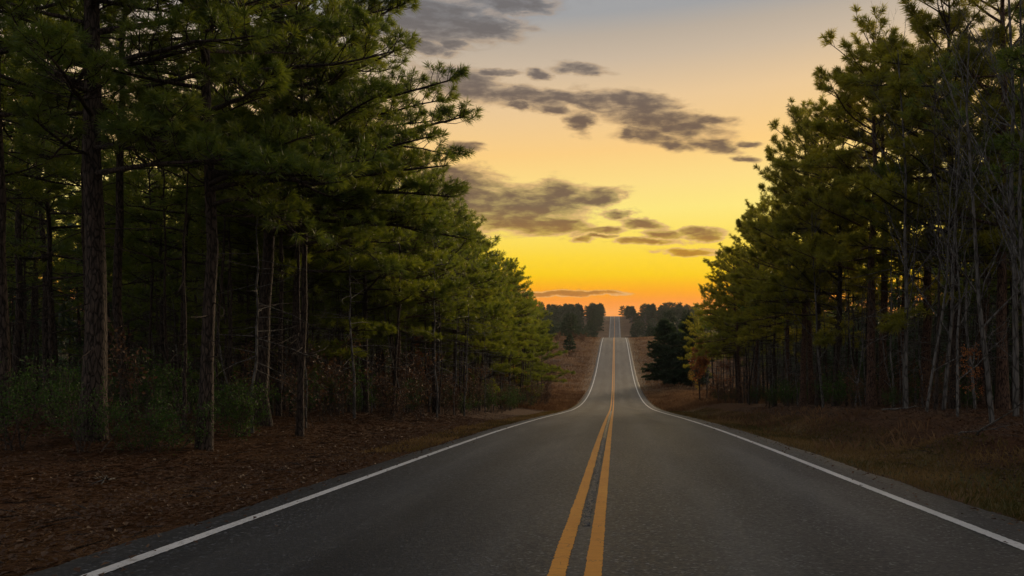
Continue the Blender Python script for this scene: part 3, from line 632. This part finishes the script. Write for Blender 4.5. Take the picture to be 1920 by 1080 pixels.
# trees with autumn leaves
oak = grow(71, 6.2, .085, 4, cb=.22, nchild=(14,6,4,3), up=.1, spread=(45,80), barkm='twig', leaves=2300, leaf=(.10,.18), leafmat='russet', leaf_z=1.7)
place('oak_tree', oak, wx(1312,70), 70, .4, .88, 'small oak with russet leaves at the end of the right wood', 'tree')
ysap = grow(72, 4.2, .03, 4, cb=.2, nchild=(11,6,4,3), up=.2, spread=(35,70), barkm='twig', leaves=700, leaf=(.06,.11), leafmat='yellowleaf', leaf_z=1.0)
rsap = grow(73, 3.4, .026, 4, cb=.2, nchild=(11,6,4,3), up=.2, spread=(35,70), barkm='twig', leaves=420, leaf=(.06,.11), leafmat='russet', leaf_z=.8)
for px, y, p, s_, lab in [(962,70,ysap,1.0,'yellow-leaved sapling under the last pines of the left row'),(872,52,rsap,1.1,'russet-leaved sapling beside a dark trunk left of the road'),
      (786,42,rsap,1.2,'orange-leaved sapling deep between the left trunks'),(1812,21.5,rsap,.52,'low sapling with a few orange leaves at the right wood edge'),
      (1352,66,rsap,1.0,'russet-leaved sapling just right of the small oak'),(1300,88,ysap,.8,'yellow-green sapling behind the small russet oak')]:
    place('sapling', p, wx(px,y), y, r5.uniform(0,6.3), s_, lab, 'sapling')

# evergreen shrubs
holly = [grow(81, 2.0, .02, 4, multi=7, cb=.15, nchild=(9,5,3,3), up=.15, spread=(30,70), barkm='twig', leaves=1900, leaf=(.06,.05), leafmat='holly'),
         grow(82, 1.5, .016, 4, multi=6, cb=.1, nchild=(8,5,3,3), up=.1, spread=(30,75), barkm='twig', leaves=1400, leaf=(.06,.048), leafmat='holly')]
hs = [(160,13.0,0,.8,'glossy evergreen shrub at the foot of the thickest pine'),(268,13.6,1,.85,'spreading glossy shrub right of the thickest pine trunk'),(36,13.2,0,.9,'dark shrub by the left picture edge'),
      (322,14.6,1,.8,'shrub with small pale-lit leaves between the left trunks'),(352,16.5,0,1.0,'yellow-green shrub behind the third trunk from the left'),(440,17.5,1,1.1,'low leafy shrub right of the third trunk from the left')]
for px, y, k, s_, lab in hs:
    place('evergreen_shrub', holly[k], wx(px,y), y, r5.uniform(0,6.3), s_, lab, 'shrub', 'evergreen shrubs at the left wood edge')
for x, y in scatter(64, (-26,-8.4), (14.5,88), lambda x,y: x > -.78*y-1, 1.7, r5):
    place('evergreen_shrub', holly[r5.integers(2)], x, y, r5.uniform(0,6.3), r5.uniform(.45,1.3), 'leafy undergrowth shrub among the left-hand trunks', 'shrub', 'undergrowth of the left wood')
for x, y in scatter(36, (12,38), (24,90), lambda x,y: x < .53*y+1, 2.4, r5):
    place('evergreen_shrub', holly[r5.integers(2)], x, y, r5.uniform(0,6.3), r5.uniform(.7,1.5), 'leafy undergrowth shrub among the right-hand trunks', 'shrub', 'undergrowth of the right wood')

# ------------------------------------------------------------------ the open slope: cedars, brush
def cedar(seed, H, Rc, nb, nn):
    return pine(seed, H, .25, Rc, H*.014, nb, 8.5, nn, .30, .045, 0, top=.6, dead=0, prof=.6, needle='cedar', twl=.95, gap=.12)
ced = [cedar(91, 10.6, 3.5, 190, 16), cedar(92, 3.6, 1.3, 40, 14)]
place('cedar_tree', ced[0], wx(1246,125), 125, 0, .92, 'large dark cone-shaped cedar beside the road dip on the right', 'tree')
place('cedar_tree', ced[0], wx(1266,120), 120, 1., .72, 'smaller dark cedar leaning against the large one on the right', 'tree')
place('cedar_tree', ced[0], wx(1296,118), 118, 2., .95, 'dark cedar half hidden behind the russet oak', 'tree')
place('pine_tree', wood[3], wx(1286,128), 128, math.pi, .80, 'thin green pine standing behind the large dark cedar', 'tree', RG)
place('pine_tree', rowr[1], wx(1312,104), 104, math.pi, .80, 'green pine above the russet oak, closing the gap to the cedar', 'tree', RG)
place('pine_tree', rowr[0], wx(1338,95), 95, math.pi, .92, 'last tall pine of the right row, behind the russet oak', 'tree', RG)
place('cedar_tree', ced[1], wx(1069,185), 185, 0, 1.0, 'small dark cedar alone on the dry slope left of the road', 'tree')
brush = [grow(95, 1.9, .014, 4, multi=8, cb=.1, nchild=(7,5,4,3), up=.2, spread=(20,55), barkm='twig', leaves=1000, leaf=(.08,.12), leafmat='straw')]
for x, y in scatter(22, (-24,-8.5), (92,232), lambda x,y: x > -.1*y-4, 4.0, r5):
    place('dry_brush', brush[0], x, y, r5.uniform(0,6.3), r5.uniform(.6,1.25), 'reddish-brown dry bush on the slope left of the road', 'bush', 'dry brush on the left slope')
for x, y in scatter(12, (9,30), (100,230), lambda x,y: x < .12*y+2, 4.0, r5):
    place('dry_brush', brush[0], x, y, r5.uniform(0,6.3), r5.uniform(.5,1.0), 'reddish-brown dry bush on the slope right of the road', 'bush', 'dry brush on the right slope')

# ------------------------------------------------------------------ far woods beyond the crest
far = [pine(101, 12, 1.2, 4.0, .16, 46, 2.6, 10, .8, .2, 0, dead=0, needle='far_needle', prof=.35, top=2.2), pine(102, 13, 1.8, 3.8, .16, 46, 2.6, 10, .8, .2, 0, dead=0, needle='far_needle', prof=.32, top=2.4), pine(103, 10.5, .7, 4.0, .14, 44, 2.6, 10, .8, .2, 0, dead=0, needle='far_needle', prof=.38, top=2.)]
farb = [grow(105, 10, .12, 4, cb=.2, nchild=(14,6,5,3), up=.4, barkm='grey')]
fl = scatter(165, (-75,-10), (270,690), lambda x,y: x > -.088*y-6 and (x < -13 or y > 470), 4.0, r5, 30000)
for x, y in fl:
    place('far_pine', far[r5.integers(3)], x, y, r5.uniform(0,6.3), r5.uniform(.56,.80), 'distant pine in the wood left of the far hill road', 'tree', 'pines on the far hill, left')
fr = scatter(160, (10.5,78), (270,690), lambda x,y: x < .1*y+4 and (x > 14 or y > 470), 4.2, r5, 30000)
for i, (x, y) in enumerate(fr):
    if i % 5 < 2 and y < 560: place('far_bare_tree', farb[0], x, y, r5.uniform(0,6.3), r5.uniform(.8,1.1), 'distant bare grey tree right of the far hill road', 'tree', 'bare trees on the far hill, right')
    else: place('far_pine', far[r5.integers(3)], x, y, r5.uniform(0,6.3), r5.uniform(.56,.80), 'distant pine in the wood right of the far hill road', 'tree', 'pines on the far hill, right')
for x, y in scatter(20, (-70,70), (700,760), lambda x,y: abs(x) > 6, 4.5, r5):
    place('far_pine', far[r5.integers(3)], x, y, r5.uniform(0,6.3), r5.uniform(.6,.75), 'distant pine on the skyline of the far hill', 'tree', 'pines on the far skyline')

# ------------------------------------------------------------------ ground cover
def on_ground(x, y): return np.stack([x, y, ground(x, y)], 1)
def fallen(n, fx, fy, size, mat, name, label, seed, power=1.6, keep=None, lift=.012):
    r = np.random.default_rng(seed); y = fy[0]+(fy[1]-fy[0])*r.random(n)**power; x = r.uniform(fx[0], fx[1], n)
    k = (x > -.80*y-.6) & (x < .54*y+.6)
    if keep is not None: k &= keep(x, y)
    x, y = x[k], y[k]; C = on_ground(x, y); N = len(C); C[:,2] = np.where((x > EL+.0) & (x < ERT-.0), roadz(y)+.004, C[:,2]) + lift*r.random(N)*2
    a = r.uniform(0,6.283,N); A = np.stack([np.cos(a), np.sin(a), r.uniform(-.15,.45,N)],1); A = norm(A)
    B = norm(np.cross(np.array([0,0,1.]), A)+r.normal(0,.28,(N,3))); Nn = np.cross(A,B); l = size*r.uniform(.5,1.35,N)[:,None]
    v = np.stack([C, C+A*l*.5+B*l*.33+Nn*l*.15, C+A*l, C+A*l*.5-B*l*.33+Nn*l*.15],1)
    f4 = np.arange(N*4).reshape(N,4); b = MB(); b.add(v, [np.concatenate([f4[:,[0,1,2]], f4[:,[0,2,3]]])], np.repeat(np.clip(r.beta(1.3,3.0,N),0,1),4))
    return tag(obj(name, b.mesh(name, mat, False)), label, 'leaf litter', kind='stuff')
def blades(n, fx, fy, h, wd, mat, name, label, seed, power=1.5, keep=None, flat=0., cat='grass'):
    r = np.random.default_rng(seed); y = fy[0]+(fy[1]-fy[0])*r.random(n)**power; x = r.uniform(fx[0], fx[1], n)
    k = (x > -.80*y-.6) & (x < .54*y+.6)
    if keep is not None: k &= keep(x, y)
    x, y = x[k], y[k]; C = on_ground(x, y); N = len(C); C[:,2] -= .01
    a = r.uniform(0,6.283,N); D = np.stack([np.cos(a), np.sin(a), np.zeros(N)],1); l = (h*r.uniform(.5,1.25,N))[:,None]
    up = np.array([0,0,1.])*(1-flat); S_ = np.stack([-np.sin(a), np.cos(a), np.zeros(N)],1)*wd/2
    lean = r.uniform(.15,.8,N)[:,None] if not flat else 1.
    m_ = C + (up*.55+D*lean*.3)*l + (np.array([0,0,.012]) if flat else 0); t_ = C + (up*.92+D*lean*.95)*l + (np.array([0,0,.006]) if flat else 0)
    v = np.stack([C-S_, C+S_, m_+S_*.8, t_, m_-S_*.8],1); f5 = np.arange(N*5).reshape(N,5)
    tn = np.clip(.5+vnoise(x,y,.6,31)*1.0+r.normal(0,.16,N),0,1)
    b = MB(); b.add(v, [f5], np.repeat(tn,5)); return tag(obj(name, b.mesh(name, mat, False)), label, cat, kind='stuff')
fallen(46000, (-16,EL+.02), (4.5,44), .062, M['dryleaf'], 'leaf_litter', 'brown fallen leaves on the bank left of the road', 1, 1.3, lambda x,y: x < EL-.05-.6*np.random.default_rng(2).random(len(x))**2)
fallen(80000, (ERT,18), (6.5,48), .064, M['dryleaf'], 'leaf_litter', 'dull brown fallen leaves on the bank right of the road', 3, 1.3, lambda x,y: x > ERT+.3+2.6*np.random.default_rng(4).random(len(x)))
fallen(1500, (EL,-2.9), (4.5,40), .055, M['dryleaf'], 'stray_leaves', 'few stray leaves blown onto the left pavement edge', 21, 1.3, lambda x,y: np.random.default_rng(22).random(len(x)) < np.exp(-(x-EL)*4.5), .004)
fallen(1500, (2.9,ERT), (5,40), .05, M['dryleaf'], 'stray_leaves', 'few stray leaves blown onto the right pavement edge', 23, 1.3, lambda x,y: np.random.default_rng(24).random(len(x)) < np.exp(-(ERT-x)*4.5), .004)
blades(120000, (-13,EL-.03), (4.5,34), .17, .0065, M['straw'], 'pine_straw', 'rusty pine straw strewn over the left verge', 5, 1.4, flat=.97, cat='pine straw')
blades(900, (-12,EL-.2), (4.8,30), .42, .014, M['twig'], 'fallen_twigs', 'small dead twigs lying in the litter left of the road', 31, 1.3, flat=.93, cat='twigs')
blades(900, (ERT+1.2,13), (7,36), .42, .014, M['twig'], 'fallen_twigs', 'small dead twigs lying in the litter right of the road', 32, 1.3, flat=.93, cat='twigs')
blades(3000, (ERT+.3,ERT+3.6), (6,40), .30, .009, M['drygrass'], 'dry_grass', 'taller tawny grass clumps on the right verge', 33, 1.3, lambda x,y: vnoise(x,y,.9,41) > .12)
blades(30000, (ERT+.03,ERT+3.0), (5,60), .10, .008, M['greengrass'], 'verge_grass', 'short green and tawny grass along the right pavement edge', 6, 1.5)
blades(9000, (EL-1.2,EL-.03), (16,85), .09, .012, M['greengrass'], 'verge_grass', 'thin dry grass along the left pavement edge', 7, 1.2)
blades(60000, (-30,EL-.1), (66,242), .42, .04, M['drygrass'], 'dry_grass', 'tawny dry grass on the slope left of the road', 8, 1.3, lambda x,y: np.random.default_rng(9).random(len(x)) < smoothstep(0,2.5,EL-x)+.12)
blades(48000, (ERT+.1,30), (68,242), .42, .04, M['drygrass'], 'dry_grass', 'tawny dry grass on the slope right of the road', 10, 1.3, lambda x,y: np.random.default_rng(11).random(len(x)) < smoothstep(0,2.5,x-ERT)+.12)

blades(26000, (-15,EL-.2), (62,112), .30, .03, M['drygrass'], 'dry_grass', 'short brown grass at the foot of the slope left of the road', 12, 1.0)
blades(24000, (ERT+.2,15), (62,112), .30, .03, M['drygrass'], 'dry_grass', 'short brown grass at the foot of the slope right of the road', 13, 1.0)
edge = [grow(96, 2.1, .013, 4, multi=6, cb=.1, nchild=(7,5,4,3), up=.25, spread=(20,60), barkm='twig', leaves=420, leaf=(.06,.075), leafmat='straw'),
        grow(97, 1.6, .012, 4, multi=7, cb=.1, nchild=(7,5,4,3), up=.2, spread=(20,60), barkm='twig', leaves=700, leaf=(.06,.07), leafmat='holly')]
for x, y in scatter(84, (-11,-6.4), (14.5,86), lambda x,y: (x < -7.2 or y > 24) and x > -.62*y, .95, r5, 9000):
    place('edge_brush', edge[int(r5.random() < .4)], x, y, r5.uniform(0,6.3), r5.uniform(.55,1.35), 'twiggy brush at the foot of the left roadside pines', 'bush', 'brush along the left wood edge')
for x, y in scatter(48, (8.2,12), (24,80), lambda x,y: True, 1.2, r5, 9000):
    place('edge_brush', edge[int(r5.random() < .3)], x, y, r5.uniform(0,6.3), r5.uniform(.45,1.1), 'twiggy brush at the foot of the right roadside pines', 'bush', 'brush along the right wood edge')

# fallen dead limbs on the right bank
def dead_limb(px0, py_y0, px1, y1, h1, rad, seed, label):
    r = np.random.default_rng(seed); p0 = np.array([wx(px0,py_y0), py_y0, 0]); p1 = np.array([wx(px1,y1), y1, 0])
    b0 = np.array([p0[0],p0[1],float(ground(p0[0],p0[1]))+rad]); b1 = np.array([p1[0],p1[1],float(ground(p1[0],p1[1]))+h1])
    s = np.linspace(0,1,8)[:,None]; P = (b1-b0)*s + r.normal(0,.02,(8,3)); P[0] = 0
    mb = MB(); tubes(mb, P[None], (rad*(1-.75*s[:,0]))[None], 6)
    for _ in range(4):
        i = r.integers(2,7); d = norm((b1-b0)+r.normal(0,.5*np.linalg.norm(b1-b0),3)); l = r.uniform(.2,.6)
        tubes(mb, (P[i]+d*np.linspace(0,l,4)[:,None]+r.normal(0,.01,(4,3))*np.linspace(0,1,4)[:,None])[None], np.array([[.008,.006,.004,.003]]), 4)
    tag(obj('fallen_branch', mb.mesh('fallen_branch', M['grey']), None, tuple(b0)), label, 'branch')
dead_limb(1830,15.2,1925,13.6,.75,.022,1,'bare fallen branch propped up at the right picture edge')
dead_limb(1795,16.2,1895,15.0,.10,.02,2,'pale bent dead branch lying on the right leaf bank')
dead_limb(1655,24,1735,22.5,.12,.03,3,'dead branch on the ground below the reddish pine pair')
dead_limb(215,11.2,175,10.4,.12,.014,4,'thin dead twig on the litter in front of the left shrubs')

# ------------------------------------------------------------------ evening haze
def haze_box():
    m = bpy.data.materials.new('haze'); m.use_nodes = True; t = NT(m.node_tree); m.node_tree.nodes.remove(m.node_tree.nodes['Principled BSDF'])
    v = t.add('ShaderNodeVolumePrincipled'); v.inputs['Color'].default_value = (.86,.86,.88,1); v.inputs['Density'].default_value = HAZE; v.inputs['Anisotropy'].default_value = .25
    t.l.new(v.outputs[0], m.node_tree.nodes['Material Output'].inputs['Volume'])
    x, y0, y1, z0, z1 = 2410, -410, 3010, float(GZ.min())-1.0, 32.0
    c = np.array([(a,b,d) for d in (z0,z1) for b in (y0,y1) for a in (-x,x)], float)
    mb = MB(); mb.add(c, [np.array([[0,2,3,1],[4,5,7,6],[0,1,5,4],[2,6,7,3],[0,4,6,2],[1,3,7,5]])])
    tag(obj('haze', mb.mesh('haze', m, False)), 'thin evening haze over the whole valley', 'haze', kind='stuff')
HAZE = .00006
haze_box()
